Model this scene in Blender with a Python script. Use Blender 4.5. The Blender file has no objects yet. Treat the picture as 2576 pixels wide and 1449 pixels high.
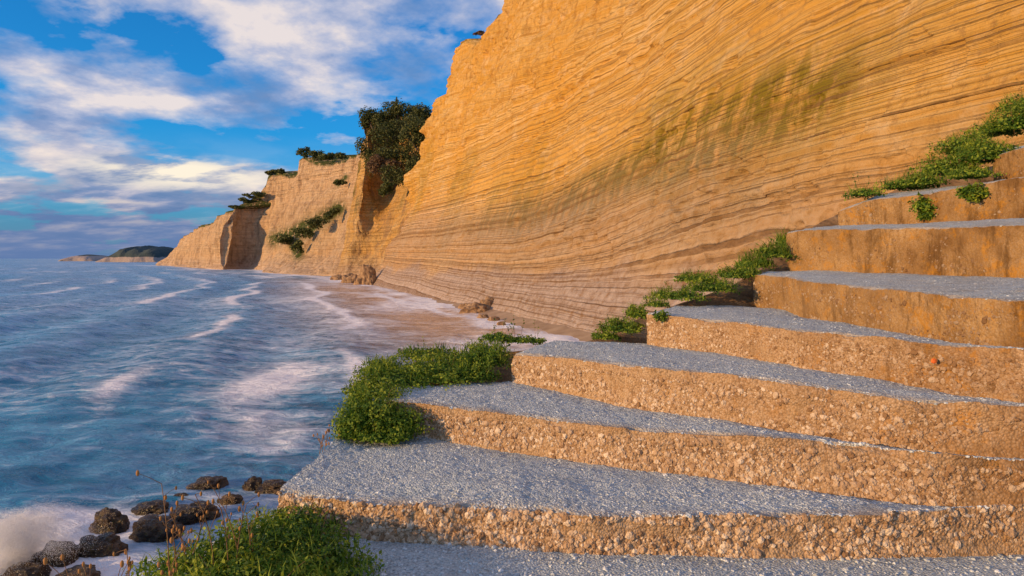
import bpy, bmesh, math, random
import numpy as np
rng=np.random.default_rng(7); random.seed(7)
C=bpy.context.scene.collection
EYE=6.0; FPX=1717.0; CX=1288.0; HY=650.0
def W(px,py,d): return np.array([(px-CX)/FPX*d, d, EYE-(py-HY)/FPX*d])
def WZ(px,py,z=0.0):
    d=(EYE-z)*FPX/(py-HY); return np.array([(px-CX)/FPX*d,d,z])
# ---------- noise ----------
def _h(ix,iy,iz,s):
    n=(ix*374761393+iy*668265263+iz*1440662683+s*974711)&0xffffffff
    n=((n^(n>>13))*1274126177)&0xffffffff
    n=((n^(n>>16))*2246822519)&0xffffffff
    return (n^(n>>15))/4294967295.0*2-1
def vn(P,s=0):
    P=np.asarray(P,float); i=np.floor(P).astype(np.int64); f=P-i; f=f*f*(3-2*f)
    x,y,z=i[...,0],i[...,1],i[...,2]; r=0
    for a in (0,1):
        wa=f[...,0] if a else 1-f[...,0]
        for b in (0,1):
            wb=f[...,1] if b else 1-f[...,1]
            for c in (0,1):
                wc=f[...,2] if c else 1-f[...,2]
                r=r+wa*wb*wc*_h(x+a,y+b,z+c,s)
    return r
def fbm(P,o=4,s=0,g=.5):
    P=np.asarray(P,float); r=0; a=1; t=0
    for k in range(o):
        r=r+a*vn(P*(2.03**k)+k*17.3,s+k); t+=a; a*=g
    return r/t
def sm(a,b,x):
    t=np.clip((x-a)/(b-a),0,1); return t*t*(3-2*t)
def f1(x,o=3,s=0): return fbm(np.stack([x,x*0,x*0],-1),o,s)
# ---------- mesh building ----------
def ico(sub):
    bm=bmesh.new(); bmesh.ops.create_icosphere(bm,subdivisions=sub,radius=1)
    V=np.array([v.co[:] for v in bm.verts]); F=np.array([[v.index for v in f.verts] for f in bm.faces]); bm.free(); return V,F
ICO={k:ico(k) for k in (1,2,4,5)}
class MB:
    def __init__(s): s.V=[];s.F=[];s.S=[];s.A={};s.n=0;s.cnt=[]
    def add(s,V,F,smooth=True,**attrs):
        V=np.asarray(V,float).reshape(-1,3); F=np.asarray(F)
        s.V.append(V); s.F.append(F+s.n); s.S.append(np.full(len(F),smooth)); s.n+=len(V)
        s.cnt.append((len(V),attrs)); 
        for k in attrs: s.A[k]=1
    def grid(s,G,smooth=True,flip=False,**attrs):
        n,m=G.shape[:2]; idx=np.arange(n*m).reshape(n,m)
        a=idx[:-1,:-1].ravel();b=idx[1:,:-1].ravel();c=idx[1:,1:].ravel();d=idx[:-1,1:].ravel()
        F=np.concatenate([np.stack([a,b,c],1),np.stack([a,c,d],1)])
        if flip: F=F[:,::-1]
        s.add(G,F,smooth,**{k:np.asarray(v).ravel() for k,v in attrs.items()})
    def build(s,name,mat,parent=None):
        V=np.concatenate(s.V);F=np.concatenate(s.F);S=np.concatenate(s.S)
        me=bpy.data.meshes.new(name); o=bpy.data.objects.new(name,me); C.objects.link(o)
        if parent is not None:
            o.parent=parent; b=parent; off=np.zeros(3)
            while b is not None: off=off+np.array(b.location); b=b.parent
            V=V-off
        me.vertices.add(len(V)); me.vertices.foreach_set('co',V.astype(np.float32).ravel())
        me.loops.add(F.size); me.loops.foreach_set('vertex_index',F.astype(np.int32).ravel())
        me.polygons.add(len(F)); me.polygons.foreach_set('loop_start',np.arange(0,F.size,3,dtype=np.int32))
        me.polygons.foreach_set('use_smooth',S.astype(bool))
        me.update(calc_edges=True)
        for k in s.A:
            arr=np.concatenate([np.broadcast_to(np.asarray(a.get(k,0.0),float),(n,)) for n,a in s.cnt])
            at=me.attributes.new(k,'FLOAT','POINT'); at.data.foreach_set('value',arr.astype(np.float32))
        me.materials.append(mat); return o
    def tube(s,pts,r0,r1,k=6,**attrs):
        pts=np.asarray(pts,float); n=len(pts); T=np.gradient(pts,axis=0)
        T/=np.linalg.norm(T,axis=1)[:,None]+1e-9
        up=np.array([.31,.2,.93]); A=np.cross(T,up); A/=np.linalg.norm(A,axis=1)[:,None]+1e-9; B=np.cross(T,A)
        R=np.linspace(r0,r1,n)[:,None,None]; th=np.linspace(0,2*np.pi,k+1)
        G=pts[:,None,:]+R*(np.cos(th)[None,:,None]*A[:,None,:]+np.sin(th)[None,:,None]*B[:,None,:])
        s.grid(G,**attrs)
def tag(o,label=None,cat=None,group=None,kind=None):
    if label:o['label']=label
    if cat:o['category']=cat
    if group:o['group']=group
    if kind:o['kind']=kind
    return o
def empty(name,loc):
    o=bpy.data.objects.new(name,None); C.objects.link(o); o.location=[float(v) for v in loc]; return o
def resample(P,n,smooth=0):
    P=np.asarray(P,float); d=np.r_[0,np.cumsum(np.linalg.norm(np.diff(P,axis=0),axis=1))]; t=np.linspace(0,d[-1],n)
    R=np.stack([np.interp(t,d,P[:,i]) for i in range(3)],1)
    if smooth>0:
        k=np.arange(-3*smooth,3*smooth+1); w=np.exp(-k**2/(2*smooth**2)); w/=w.sum()
        Q=R.copy()
        ext=np.concatenate([2*R[0]-R[1:3*smooth+1][::-1],R,2*R[-1]-R[-3*smooth-1:-1][::-1]])
        for i in range(3): Q[:,i]=np.convolve(ext[:,i],w,'valid')
        R=Q
    return R
# ---------- node helper ----------
class G_:
    def __init__(s,nt): s.nt=nt; nt.nodes.clear()
    def node(s,t,props=None,ins=None):
        n=s.nt.nodes.new(t)
        for k,v in (props or {}).items(): setattr(n,k,v)
        for k,v in (ins or {}).items():
            sk=n.inputs[k]
            if isinstance(v,bpy.types.NodeSocket): s.nt.links.new(v,sk)
            else: sk.default_value=v
        return n
    def noise(s,vec,scale,detail=4,rough=.55,dist=0,dim='3D'):
        ins={'Scale':scale,'Detail':detail,'Roughness':rough,'Distortion':dist}
        if dim=='1D': ins['W']=vec
        else: ins['Vector']=vec
        return s.node('ShaderNodeTexNoise',{'noise_dimensions':dim},ins).outputs['Fac']
    def ramp(s,f,stops,interp='LINEAR'):
        n=s.node('ShaderNodeValToRGB',None,{'Fac':f}); cr=n.color_ramp; cr.interpolation=interp
        while len(cr.elements)<len(stops): cr.elements.new(.5)
        for e,(p,c) in zip(cr.elements,stops):
            e.position=p; e.color=(c,c,c,1) if isinstance(c,(int,float)) else (*c,1)
        return n.outputs['Color']
    def mix(s,f,a,b,blend='MIX'):
        n=s.node('ShaderNodeMix',{'data_type':'RGBA','blend_type':blend})
        for i,v in ((0,f),(6,a),(7,b)):
            if isinstance(v,bpy.types.NodeSocket): s.nt.links.new(v,n.inputs[i])
            elif i==0: n.inputs[0].default_value=v
            else: n.inputs[i].default_value=(*v,1)
        return n.outputs[2]
    def m(s,op,a,b=0.0,c=0.0,clamp=False):
        n=s.node('ShaderNodeMath',{'operation':op,'use_clamp':clamp})
        for i,v in enumerate((a,b,c)):
            if isinstance(v,bpy.types.NodeSocket): s.nt.links.new(v,n.inputs[i])
            else: n.inputs[i].default_value=v
        return n.outputs[0]
    def attr(s,name): return s.node('ShaderNodeAttribute',{'attribute_name':name}).outputs['Fac']
    def pos(s): return s.node('ShaderNodeNewGeometry').outputs['Position']
    def mapping(s,v,scale=(1,1,1),rot=(0,0,0),loc=(0,0,0)):
        return s.node('ShaderNodeMapping',None,{'Vector':v,'Scale':scale,'Rotation':rot,'Location':loc}).outputs[0]
    def bump(s,h,strength,dist,normal=None):
        ins={'Height':h,'Strength':strength,'Distance':dist}
        if normal is not None: ins['Normal']=normal
        return s.node('ShaderNodeBump',None,ins).outputs[0]
    def out(s,col,rough=.9,normal=None,spec=.3,**kw):
        ins={'Base Color':col if isinstance(col,bpy.types.NodeSocket) else (*col,1),'Roughness':rough,'Specular IOR Level':spec}
        if normal is not None: ins['Normal']=normal
        ins.update(kw)
        b=s.node('ShaderNodeBsdfPrincipled',None,ins)
        s.node('ShaderNodeOutputMaterial',None,{'Surface':b.outputs[0]}); return b
def newmat(name):
    m=bpy.data.materials.new(name); m.use_nodes=True; return m,G_(m.node_tree)
# cliff material
def cliff_mat(name,far=False,pale=0.0,ls=1.0):
    m,g=newmat(name); P=g.pos(); k=.35 if far else 1
    wig=g.m('MULTIPLY',g.m('SUBTRACT',g.noise(g.mapping(P,(.5,.5,.5)),1,4,.6),.5),.10/k)
    st=g.m('ADD',g.attr('strata'),wig); rug=g.attr('rug')
    n1=g.noise(st,.55*k,5,.75,dim='1D'); n2=g.noise(st,3.6*k,3,.6,dim='1D'); n3=g.noise(st,9*k,2,.5,dim='1D')
    patch=g.noise(g.mapping(P,(.05,.05,.10)),1,6,.65); fine=g.noise(P,1.3*k,8,.75); blot=g.noise(g.mapping(P,(.35*k,.35*k,.5*k)),1,6,.7)
    col=g.ramp(n1,[(.30,(.44,.225,.05)),(.42,(.62,.36,.10)),(.50,(.75,.49,.18)),(.60,(.62,.335,.065)),(.75,(.80,.57,.28))])
    col=g.mix(g.ramp(patch,[(.36,0.0),(.60,.8)]),col,(.68,.345,.05))
    col=g.mix(g.ramp(blot,[(.52,0.0),(.68,.55)]),col,(.80,.58,.31))
    br=g.ramp(g.noise(g.mapping(P,(.16,.16,.5)),1,5,.65),[(.38,.0),(.58,1.0)])
    nr_=g.m('MULTIPLY',g.m('SUBTRACT',1.0,g.m('MULTIPLY',rug,.75)),ls)
    line=g.m('MULTIPLY',g.m('MULTIPLY',g.ramp(n2,[(.36,1.0),(.405,0.0)]),br),nr_)
    line3=g.m('MULTIPLY',g.m('MULTIPLY',g.ramp(n3,[(.37,.7),(.42,0.0)]),g.m('SUBTRACT',1.25,br,clamp=True)),nr_)
    lines=g.m('MAXIMUM',line,line3)
    moss=g.m('MULTIPLY',g.attr('moss'),g.ramp(g.m('ADD',g.m('MULTIPLY',g.noise(g.mapping(P,(.9,.9,.08)),1,5,.65),.6),g.m('MULTIPLY',fine,.4)),[(.38,0.0),(.54,1.0)]))
    col=g.mix(moss,col,(.25,.175,.015))
    gcol=g.ramp(g.m('ADD',g.m('MULTIPLY',n1,.5),g.m('MULTIPLY',fine,.5)),[(.40,(.18,.125,.10)),(.5,(.35,.265,.22)),(.62,(.50,.41,.36))])
    col=g.mix(g.m('MULTIPLY',g.attr('grey'),.95),col,gcol)
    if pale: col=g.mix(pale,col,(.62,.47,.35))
    col=g.mix(g.ramp(fine,[(.35,.55),(.47,0.0)]),col,(.31,.17,.065))
    col=g.mix(g.m('MULTIPLY',lines,.8),col,(.19,.10,.04))
    flute=g.noise(g.mapping(P,(1.0*k,1.0*k,.10*k)),1,6,.7)
    col=g.mix(g.m('MULTIPLY',g.ramp(flute,[(.38,.55),(.48,0.0)]),rug),col,(.38,.18,.04))
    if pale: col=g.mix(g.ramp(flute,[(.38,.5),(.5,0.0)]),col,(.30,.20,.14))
    gm=g.m('MULTIPLY',g.attr('green'),g.ramp(g.noise(P,.45,6,.75),[(.40,0.0),(.48,1.0)]))
    col=g.mix(gm,col,(.075,.095,.025))
    col=g.mix(g.attr('crack'),col,(.05,.028,.012))  # shade inside the fissure painted into the rock colour
    h=g.m('ADD',g.m('MULTIPLY',n1,.35),g.m('ADD',g.m('MULTIPLY',lines,-.45),g.m('MULTIPLY',fine,.8)))
    h=g.m('ADD',h,g.m('MULTIPLY',flute,g.m('ADD',.2,g.m('MULTIPLY',rug,1.2))))
    h=g.m('ADD',h,g.m('MULTIPLY',blot,.6))
    g.out(col,.92,g.bump(h,1.0,.5 if not far else 2.0),.12); return m
M={}
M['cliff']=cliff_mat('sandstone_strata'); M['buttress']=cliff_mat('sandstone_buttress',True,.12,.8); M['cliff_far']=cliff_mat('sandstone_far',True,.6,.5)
# concrete
def concrete(name,base,dark,stain,lich,peb=1.0,pcs=None,vs=75.,gap=.7,edge=None):
    m,g=newmat(name); P=g.pos()
    vo=g.node('ShaderNodeTexVoronoi',{'feature':'F1'},{'Vector':P,'Scale':vs,'Randomness':1.0})
    cellr=g.node('ShaderNodeSeparateColor',None,{'Color':vo.outputs['Color']}).outputs[0]
    big=g.noise(P,1.7,5,.65); med=g.noise(P,9,5,.7); fin=g.noise(P,120,3,.7)
    col=g.mix(g.ramp(med,[(.35,0.0),(.65,1.0)]),dark,base)
    col=g.mix(g.m('MULTIPLY',g.ramp(cellr,[(.3,0.0),(.9,.75)]),peb),col,pcs[2])
    col=g.mix(g.m('MULTIPLY',g.ramp(vo.outputs['Distance'],[(.45,0.0),(.85,gap)]),peb),col,tuple(.3*v for v in dark))
    a=g.attr('stain')
    col=g.mix(g.m('MULTIPLY',a,g.ramp(g.m('ADD',g.m('MULTIPLY',big,.7),g.m('MULTIPLY',med,.3)),[(.42,0.0),(.60,.85)])),col,stain)
    col=g.mix(g.m('MULTIPLY',a,g.ramp(g.noise(P,4.3,7,.8),[(.53,0.0),(.62,.65)])),col,lich)
    col=g.mix(g.m('MULTIPLY',a,g.ramp(g.noise(g.mapping(P,(6,6,1.6)),1,7,.8),[(.50,0.0),(.62,.7)])),col,tuple(.5*v for v in stain))
    if edge: col=g.mix(g.m('MULTIPLY',g.attr('edge'),g.ramp(med,[(.3,.95),(.7,.55)])),col,edge)
    pb=g.attr('peb')
    pc=g.ramp(pb,[(.02,pcs[0]),(.35,pcs[1]),(.75,pcs[2]),(1.0,pcs[3])])
    pc=g.mix(g.m('MULTIPLY',a,.5),pc,stain)
    col=g.mix(g.m('GREATER_THAN',pb,.01),col,pc)
    h=g.m('ADD',g.m('MULTIPLY',g.m('SUBTRACT',1.0,vo.outputs['Distance']),.9*peb),g.m('ADD',g.m('MULTIPLY',fin,.4),g.m('MULTIPLY',med,.6)))
    g.out(col,.9,g.bump(h,1.0,.010),.15); return m
PT=[(.34,.36,.36),(.50,.54,.55),(.62,.66,.66),(.78,.80,.79)]
PR=[(.25,.145,.075),(.46,.31,.19),(.58,.43,.29),(.74,.61,.46)]
M['tread']=concrete('pebbled_tread',(.52,.59,.61),(.36,.42,.44),(.40,.37,.32),(.42,.36,.27),1.0,PT,80.,.6,(.38,.28,.19))
M['riser']=concrete('pebbled_riser',(.50,.335,.185),(.34,.20,.10),(.21,.105,.035),(.47,.21,.025),.8,PR)
M['riser_smooth']=concrete('stained_riser',(.45,.28,.115),(.30,.17,.06),(.16,.08,.025),(.45,.20,.015),.45,[tuple(.8*v for v in c) for c in PR])
m,g=newmat('earth'); P=g.pos(); n=g.noise(P,3,7,.7)
g.out(g.ramp(n,[(.3,(.10,.055,.025)),(.5,(.27,.16,.075)),(.7,(.42,.28,.15))]),.95,g.bump(n,1,.12)); M['earth']=m
m,g=newmat('wet_rock'); P=g.pos(); n=g.noise(P,2.5,7,.7); n2=g.noise(P,9,4,.6)
c=g.ramp(n,[(.35,(.014,.010,.008)),(.5,(.050,.030,.017)),(.68,(.14,.085,.038))])
c=g.mix(g.ramp(n2,[(.54,0.0),(.64,.5)]),c,(.12,.085,.018))
g.out(c,.25,g.bump(g.m('ADD',n,g.m('MULTIPLY',n2,.5)),1,.2),.5); M['rock']=m
m,g=newmat('tan_rock'); P=g.pos(); n=g.noise(P,1.2,7,.7)
g.out(g.ramp(n,[(.35,(.14,.08,.045)),(.5,(.32,.20,.11)),(.68,(.46,.31,.18))]),.9,g.bump(n,1,.3)); M['tanrock']=m
m,g=newmat('wet_sand'); P=g.pos(); n=g.noise(P,.6,6,.6)
g.out(g.ramp(n,[(.35,(.26,.17,.10)),(.65,(.42,.30,.19))]),.4,g.bump(n,.4,.1)); M['sand']=m
def leafmat(name,a,b,c):
    m,g=newmat(name); l=g.attr('lv'); n=g.noise(g.pos(),2.2,3,.6)
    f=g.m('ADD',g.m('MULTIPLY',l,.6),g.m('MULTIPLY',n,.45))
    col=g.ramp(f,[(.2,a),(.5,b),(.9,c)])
    b1=g.node('ShaderNodeBsdfPrincipled',None,{'Base Color':col,'Roughness':.6,'Specular IOR Level':.3})
    tr=g.node('ShaderNodeBsdfTranslucent',None,{'Color':col})
    mx=g.node('ShaderNodeMixShader',None,{0:.3,1:b1.outputs[0],2:tr.outputs[0]})
    g.node('ShaderNodeOutputMaterial',None,{'Surface':mx.outputs[0]}); return m
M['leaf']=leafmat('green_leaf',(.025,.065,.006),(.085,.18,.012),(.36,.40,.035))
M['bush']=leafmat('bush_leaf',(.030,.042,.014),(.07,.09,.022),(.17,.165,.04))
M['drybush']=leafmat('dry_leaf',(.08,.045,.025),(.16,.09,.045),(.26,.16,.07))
m,g=newmat('stem'); g.out((.20,.11,.05),.8); M['stem']=m
m,g=newmat('bark'); g.out(g.ramp(g.noise(g.pos(),3,4),[(.3,(.05,.035,.025)),(.7,(.14,.10,.07))]),.9); M['bark']=m
m,g=newmat('seed'); g.out((.36,.17,.05),.8); M['seed']=m
m,g=newmat('orange_paint'); g.out((.75,.16,.03),.7); M['orange']=m
m,g=newmat('spray_drop'); b_=g.out((.92,.93,.95),.5); M['drop']=m
# sea
m,g=newmat('sea_water'); P=g.pos()
foam=g.attr('foam'); sh=g.attr('shallow')
Q=g.mapping(P,(1,1,1),(0,0,math.radians(8)))
s1=g.noise(g.mapping(Q,(.22,.55,1)),1,6,.60,.5); s2=g.noise(g.mapping(Q,(.8,2.0,1)),1,6,.62,.7); s3=g.noise(g.mapping(P,(1.3,1.6,1)),1,6,.66,.6)
big=g.noise(g.mapping(P,(.05,.03,1)),1,5,.65)
base=g.ramp(g.m('ADD',g.m('MULTIPLY',s1,.5),g.m('MULTIPLY',big,.5)),[(.36,(.003,.085,.17)),(.50,(.012,.17,.32)),(.62,(.05,.31,.50))])
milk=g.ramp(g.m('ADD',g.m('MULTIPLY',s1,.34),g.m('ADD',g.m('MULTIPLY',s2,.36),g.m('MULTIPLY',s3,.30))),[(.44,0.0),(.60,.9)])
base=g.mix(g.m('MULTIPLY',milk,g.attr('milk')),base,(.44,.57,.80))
base=g.mix(sh,base,g.ramp(s1,[(.35,(.48,.28,.14)),(.65,(.66,.47,.33))]))
det=g.m('ADD',g.m('MULTIPLY',s1,.28),g.m('ADD',g.m('MULTIPLY',s2,.36),g.m('MULTIPLY',s3,.36)))
f=g.m('ADD',foam,g.m('MULTIPLY',g.m('SUBTRACT',det,.5),3.2))
fm=g.ramp(f,[(.06,0.0),(.42,.38),(.90,.95)])
col=g.mix(fm,base,(.88,.87,.90))
rough=g.m('ADD',g.m('ADD',.26,g.m('MULTIPLY',milk,.12)),g.m('MULTIPLY',fm,.5))
rough=g.m('SUBTRACT',rough,g.m('MULTIPLY',sh,.06))
hb=g.m('ADD',g.m('MULTIPLY',s1,.8),g.m('ADD',g.m('MULTIPLY',s2,.45),g.m('MULTIPLY',s3,.45)))
g.out(col,rough,g.bump(hb,.75,.5),.36,IOR=1.33); M['sea']=m
m,g=newmat('far_headland'); P=g.pos(); n=g.noise(P,.02,5,.6)
gr=g.attr('green')
col=g.mix(g.ramp(g.m('ADD',gr,g.m('MULTIPLY',g.m('SUBTRACT',n,.5),1.6)),[(.42,0.0),(.55,1.0)]),(.34,.27,.24),(.05,.07,.07))
g.out(col,.95,g.bump(n,1,8)); M['headland']=m
# ---------- CLIFFS ----------
def main_wall():
    nD,nz=1200,680
    Ds=np.concatenate([np.geomspace(10,167,nD-80),167+np.linspace(.2,1,80)**1.3*14])
    z=np.concatenate([np.linspace(-.6,34,480),np.linspace(34.2,64,nz-480)])
    D,Z=np.meshgrid(Ds,z,indexing='ij')
    turn=np.clip(D-167,0,None); Dc=np.minimum(D,167)
    Dy=Dc+.45*turn
    X=25.8-.36*Dc+.40*Z-1.3*np.exp(-np.clip(Z,0,None)/3)+turn*2.4
    cn=.6*f1(Z*.3,3,9); xc=D-144.0-.04*(Z-50)-cn
    T=61-9.6*sm(127,138,D)+.34*np.clip(D-145,0,24)-3.5*np.exp(-(xc/1.8)**2)+.8*f1(D*.12,3)+1.4*f1(D*.45,3,4)-sm(167,181,D)*20
    warp=6.5/(1+np.exp((D-58)/9))*sm(1,12,Z)+.012*(D-60)*1.0
    P=np.stack([X,Dy,Z],-1)
    st=Z-warp+.42*fbm(P*[.05,.05,.08],3,11)+.06*fbm(P*.4,2,15)
    flat=np.stack([st*0,st*0,st],-1)
    rug=sm(20,36,Z-.10*(120-D))*sm(50,90,D)
    l1=fbm(flat*.5,3,21); l2=fbm(flat*2.4,2,25); l2s=np.sign(l2)*np.abs(l2)**.6
    amp=sm(0,5,Z)*(.5+.7*fbm(P*.07,2,31))
    vert=fbm(P*[.16,.16,.035],4,41); ridg=1-np.abs(fbm(P*[.11,.11,.03],4,43))*2.2; rd2=1-np.abs(fbm(P*[.30,.30,.07],4,47))*2.4
    big=fbm(P*[.035,.035,.03],3,51); facet=fbm(P*[.28,.28,.2],4,55)
    rough=fbm(P*[.9,.9,.7],4,61)
    out=-(.42*l1+.20*l2s)*amp*(1-.5*rug)+vert*1.0*sm(4,30,Z)+big*1.8*sm(3,25,Z)+rough*(.15+.60*rug)+facet*(.22+1.2*rug)*sm(1,6,Z)-ridg*rug*1.6-rd2*(rug*.8+.08)
    slab=sm(.10,.17,fbm(P*[.10,.10,.16],3,95)+.25*fbm(P*.6,2,96)); out+=slab*.38*sm(3,8,Z)
    slab2=sm(.16,.21,fbm(P*[.22,.22,.4],3,195)+.25*fbm(P*1.1,2,196)); out+=slab2*.18*sm(3,8,Z)
    crk_shade=np.exp(-(xc/.9)**4)*sm(36+2*f1(D,1,2),44,Z)*(D<160)  # mask for the painted fissure shade; the carve itself follows
    out+=np.exp(-(xc/.9)**2)*sm(34,44,Z)*6
    out+=sm(150,167,D)*(2.6*f1(Z*.13,3,99)+1.5*f1(Z*.5,3,98))
    over=np.clip(Z-T,0,None)
    P[...,0]+=out+over*14
    P[...,2]=np.where(over>0,T+over*.25,Z)
    P[...,1]+=-.2*rough+.4*facet*rug
    moss=np.exp(-((st-10.0)/2.8)**2)*sm(32,42,D)*(1-sm(80,118,D))*(.95+.6*fbm(P*.09,2,71))*1.2
    moss+=.6*np.exp(-((st-17)/4)**2)*sm(20,30,D)*(1-sm(50,80,D))*sm(-.1,.4,fbm(P*.07,2,75))
    moss+=.4*sm(0,.4,fbm(P*.06,3,77))*sm(5,9,Z)*(1-sm(28,36,Z))
    grey=1-sm(3.8,8.0,Z+.014*(D-60)+2.8*fbm(P*[.12,.12,.1],4,81))
    grey=np.maximum(grey,.6*(1-sm(7,16,Z-.04*(D-40)+2.5*fbm(P*.06,2,85))))
    green=sm(T-1.3,T,Z)*sm(-.1,.2,f1(D*.3,2,7))+sm(169,174,D)*.3*sm(10,30,Z)
    mb=MB(); mb.grid(P,True,strata=st,moss=np.clip(moss,0,1),grey=np.clip(grey,0,1),green=np.clip(green,0,1),rug=np.clip(rug,0,1),crack=np.clip(crk_shade,0,1))
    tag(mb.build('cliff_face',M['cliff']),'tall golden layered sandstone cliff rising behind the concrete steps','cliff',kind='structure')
main_wall()
def section_cliff(secs,name,label,ns,nt,seed,scale,gf,mat,plate=60,rugv=.3,led=.6,pz=1.0,sig=6):
    A=[]
    for s in secs:
        s=np.array([W(*p) for p in s]); t=np.linspace(0,1,len(s)); tt=np.linspace(0,1,nt)
        A.append(np.stack([np.interp(tt,t,s[:,i]) for i in range(3)],1))
    A=np.array(A); d=np.r_[0,np.cumsum(np.linalg.norm(np.diff(A[:,nt//2],axis=0),axis=1))]
    q=np.linspace(0,d[-1],ns); G=np.zeros((ns,nt,3))
    for j in range(nt):
        for i in range(3): G[:,j,i]=np.interp(q,d,A[:,j,i])
    k=np.arange(-3*sig,3*sig+1); w=np.exp(-k**2/(2.*sig**2)); w/=w.sum(); h=3*sig
    Gp=np.concatenate([np.repeat(G[:1],h,0),G,np.repeat(G[-1:],h,0)]); G2=np.zeros_like(G)
    for a,ww in enumerate(w): G2+=ww*Gp[a:a+ns]
    G=G2; G[:,0,2]-=1.0
    tg=np.gradient(G,axis=0); nrm=np.stack([tg[...,1],-tg[...,0],tg[...,0]*0],-1); nrm/=np.linalg.norm(nrm,axis=-1)[...,None]+1e-9
    st=G[...,2]+2.0*fbm(G*.02,3,seed)
    flat=np.stack([st*0,st*0,st],-1)
    tt=np.linspace(0,1,nt)[None,:]
    ridg=1-np.abs(fbm(G*[.06,.06,.012],4,seed+11))*2.4; rd2=1-np.abs(fbm(G*[.16,.16,.03],4,seed+13))*2.4
    disp=scale*(1.5*fbm(G*[.07,.07,.03],4,seed+1)+led*fbm(flat*.35,3,seed+3)+.6*fbm(G*.25,4,seed+5)+1.8*ridg+.7*rd2+1.5*fbm(G*[.03,.03,.05],3,seed+17))*sm(0,.1,tt)
    G=G+nrm*disp[...,None]; G[:,-1,2]+=scale*1.5*fbm(G[:,-1]*.12,4,seed+8)
    top=G[:,-1].copy(); pl=[]
    for e,(dx,dz) in enumerate(((2,.4),(8,1.5),(25,3),(plate,2))):
        pl.append(top+np.array([dx,dx*.35,dz*pz]))
    G=np.concatenate([G]+[p[:,None] for p in pl],1)
    st=np.concatenate([st]+[st[:,-1:]]*4,1)
    t2=np.concatenate([np.repeat(tt,ns,0),np.ones((ns,4))*1.2],1)
    gr=gf(G,t2)
    grey=np.clip(1-sm(2,9,G[...,2]),0,1)*.6
    mb=MB(); mb.grid(G,True,strata=st,moss=gr*0,grey=grey,green=gr,rug=gr*0+rugv,crack=gr*0)
    tag(mb.build(name,M[mat]),label,'cliff',kind='structure'); return G
def gf1(G,t): return np.clip(sm(.97,1.0,t)+sm(.25,.5,t)*sm(.0,.3,fbm(G*.06,3,5))*.7,0,1)
section_cliff([
 [(975,716,160),(1010,560,172),(1055,440,180),(1080,345,190)],
 [(950,712,170),(990,560,184),(1020,440,196),(1060,310,215)],
 [(920,707,186),(962,560,202),(985,470,214),(1000,290,232)],
 [(890,704,192),(930,580,202),(945,440,212),(955,280,228)],
 [(862,702,196),(893,580,200),(917,430,204),(926,290,214)],
 [(842,700,207),(868,590,210),(898,430,214),(908,300,222)],
 [(845,699,222),(868,590,226),(895,430,235),(906,310,240)],
 [(860,698,245),(885,590,250),(905,430,256),(920,310,262)]],
 'cliff_buttress','golden rock buttress with bush filled gully beyond the main cliff wall',460,300,100,1.3,gf1,'buttress',plate=30,pz=-1.0,led=.3,rugv=.5)
def seg(G,a,b,wd):
    px=CX+G[...,0]/G[...,1]*FPX; py=HY-(G[...,2]-EYE)/G[...,1]*FPX
    a=np.array(a,float);b=np.array(b,float);ab=b-a;t=np.clip(((px-a[0])*ab[0]+(py-a[1])*ab[1])/(ab@ab),0,1)
    return np.exp(-(np.hypot(px-a[0]-t*ab[0],py-a[1]-t*ab[1])/wd)**2)
def gf2(G,t):
    g1=seg(G,(852,525),(770,575),18)+seg(G,(770,575),(690,602),17)+seg(G,(740,610),(750,640),14)
    g2=seg(G,(660,490),(578,525),9)+seg(G,(850,465),(870,445),6)
    return np.clip(sm(.975,1.0,t)+1.3*g1+1.2*g2,0,1.0)
section_cliff([
 [(880,698,224),(900,600,228),(915,480,240),(925,380,250)],
 [(850,697,226),(870,610,234),(885,490,246),(893,384,254)],
 [(812,695,234),(835,635,246),(850,500,266),(864,402,272)],
 [(770,692,245),(800,640,262),(812,510,282),(830,410,286)],
 [(720,689,262),(750,640,274),(775,510,296),(800,414,300)],
 [(690,687,276),(715,630,290),(745,490,308),(775,408,311)],
 [(658,685,292),(692,612,306),(734,500,316),(750,390,319)],
 [(661,684,315),(698,610,328),(734,500,336),(738,440,339)],
 [(660,682,345),(696,600,358),(718,530,364),(724,446,366)],
 [(648,680,366),(672,600,372),(692,540,377),(703,437,382)],
 [(628,679,378),(644,600,381),(658,540,384),(674,438,388)],
 [(610,678,382),(624,610,384),(638,550,386),(667,476,390)],
 [(592,678,380),(602,615,382),(614,560,385),(640,497,388)],
 [(574,678,372),(580,620,376),(590,570,380),(612,512,386)],
 [(562,678,360),(563,625,363),(571,570,368),(586,528,378)],
 [(545,677,374),(547,630,377),(552,580,383),(560,540,392)],
 [(500,674,425),(502,640,428),(508,600,434),(516,566,440)],
 [(440,670,510),(442,650,512),(446,625,520),(456,592,530)],
 [(428,669,545),(430,655,548),(433,640,555),(440,616,560)],
 [(395,668,570),(400,662,580),(410,655,590),(430,646,600)],
 [(392,667,620),(400,662,640),(410,656,650),(425,650,660)]],
 'cliff_headland','pale curved cliff headland with shaded hollow running out to sea',1100,280,200,1.5,gf2,'cliff_far',led=.25,sig=8,rugv=.5)
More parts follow.
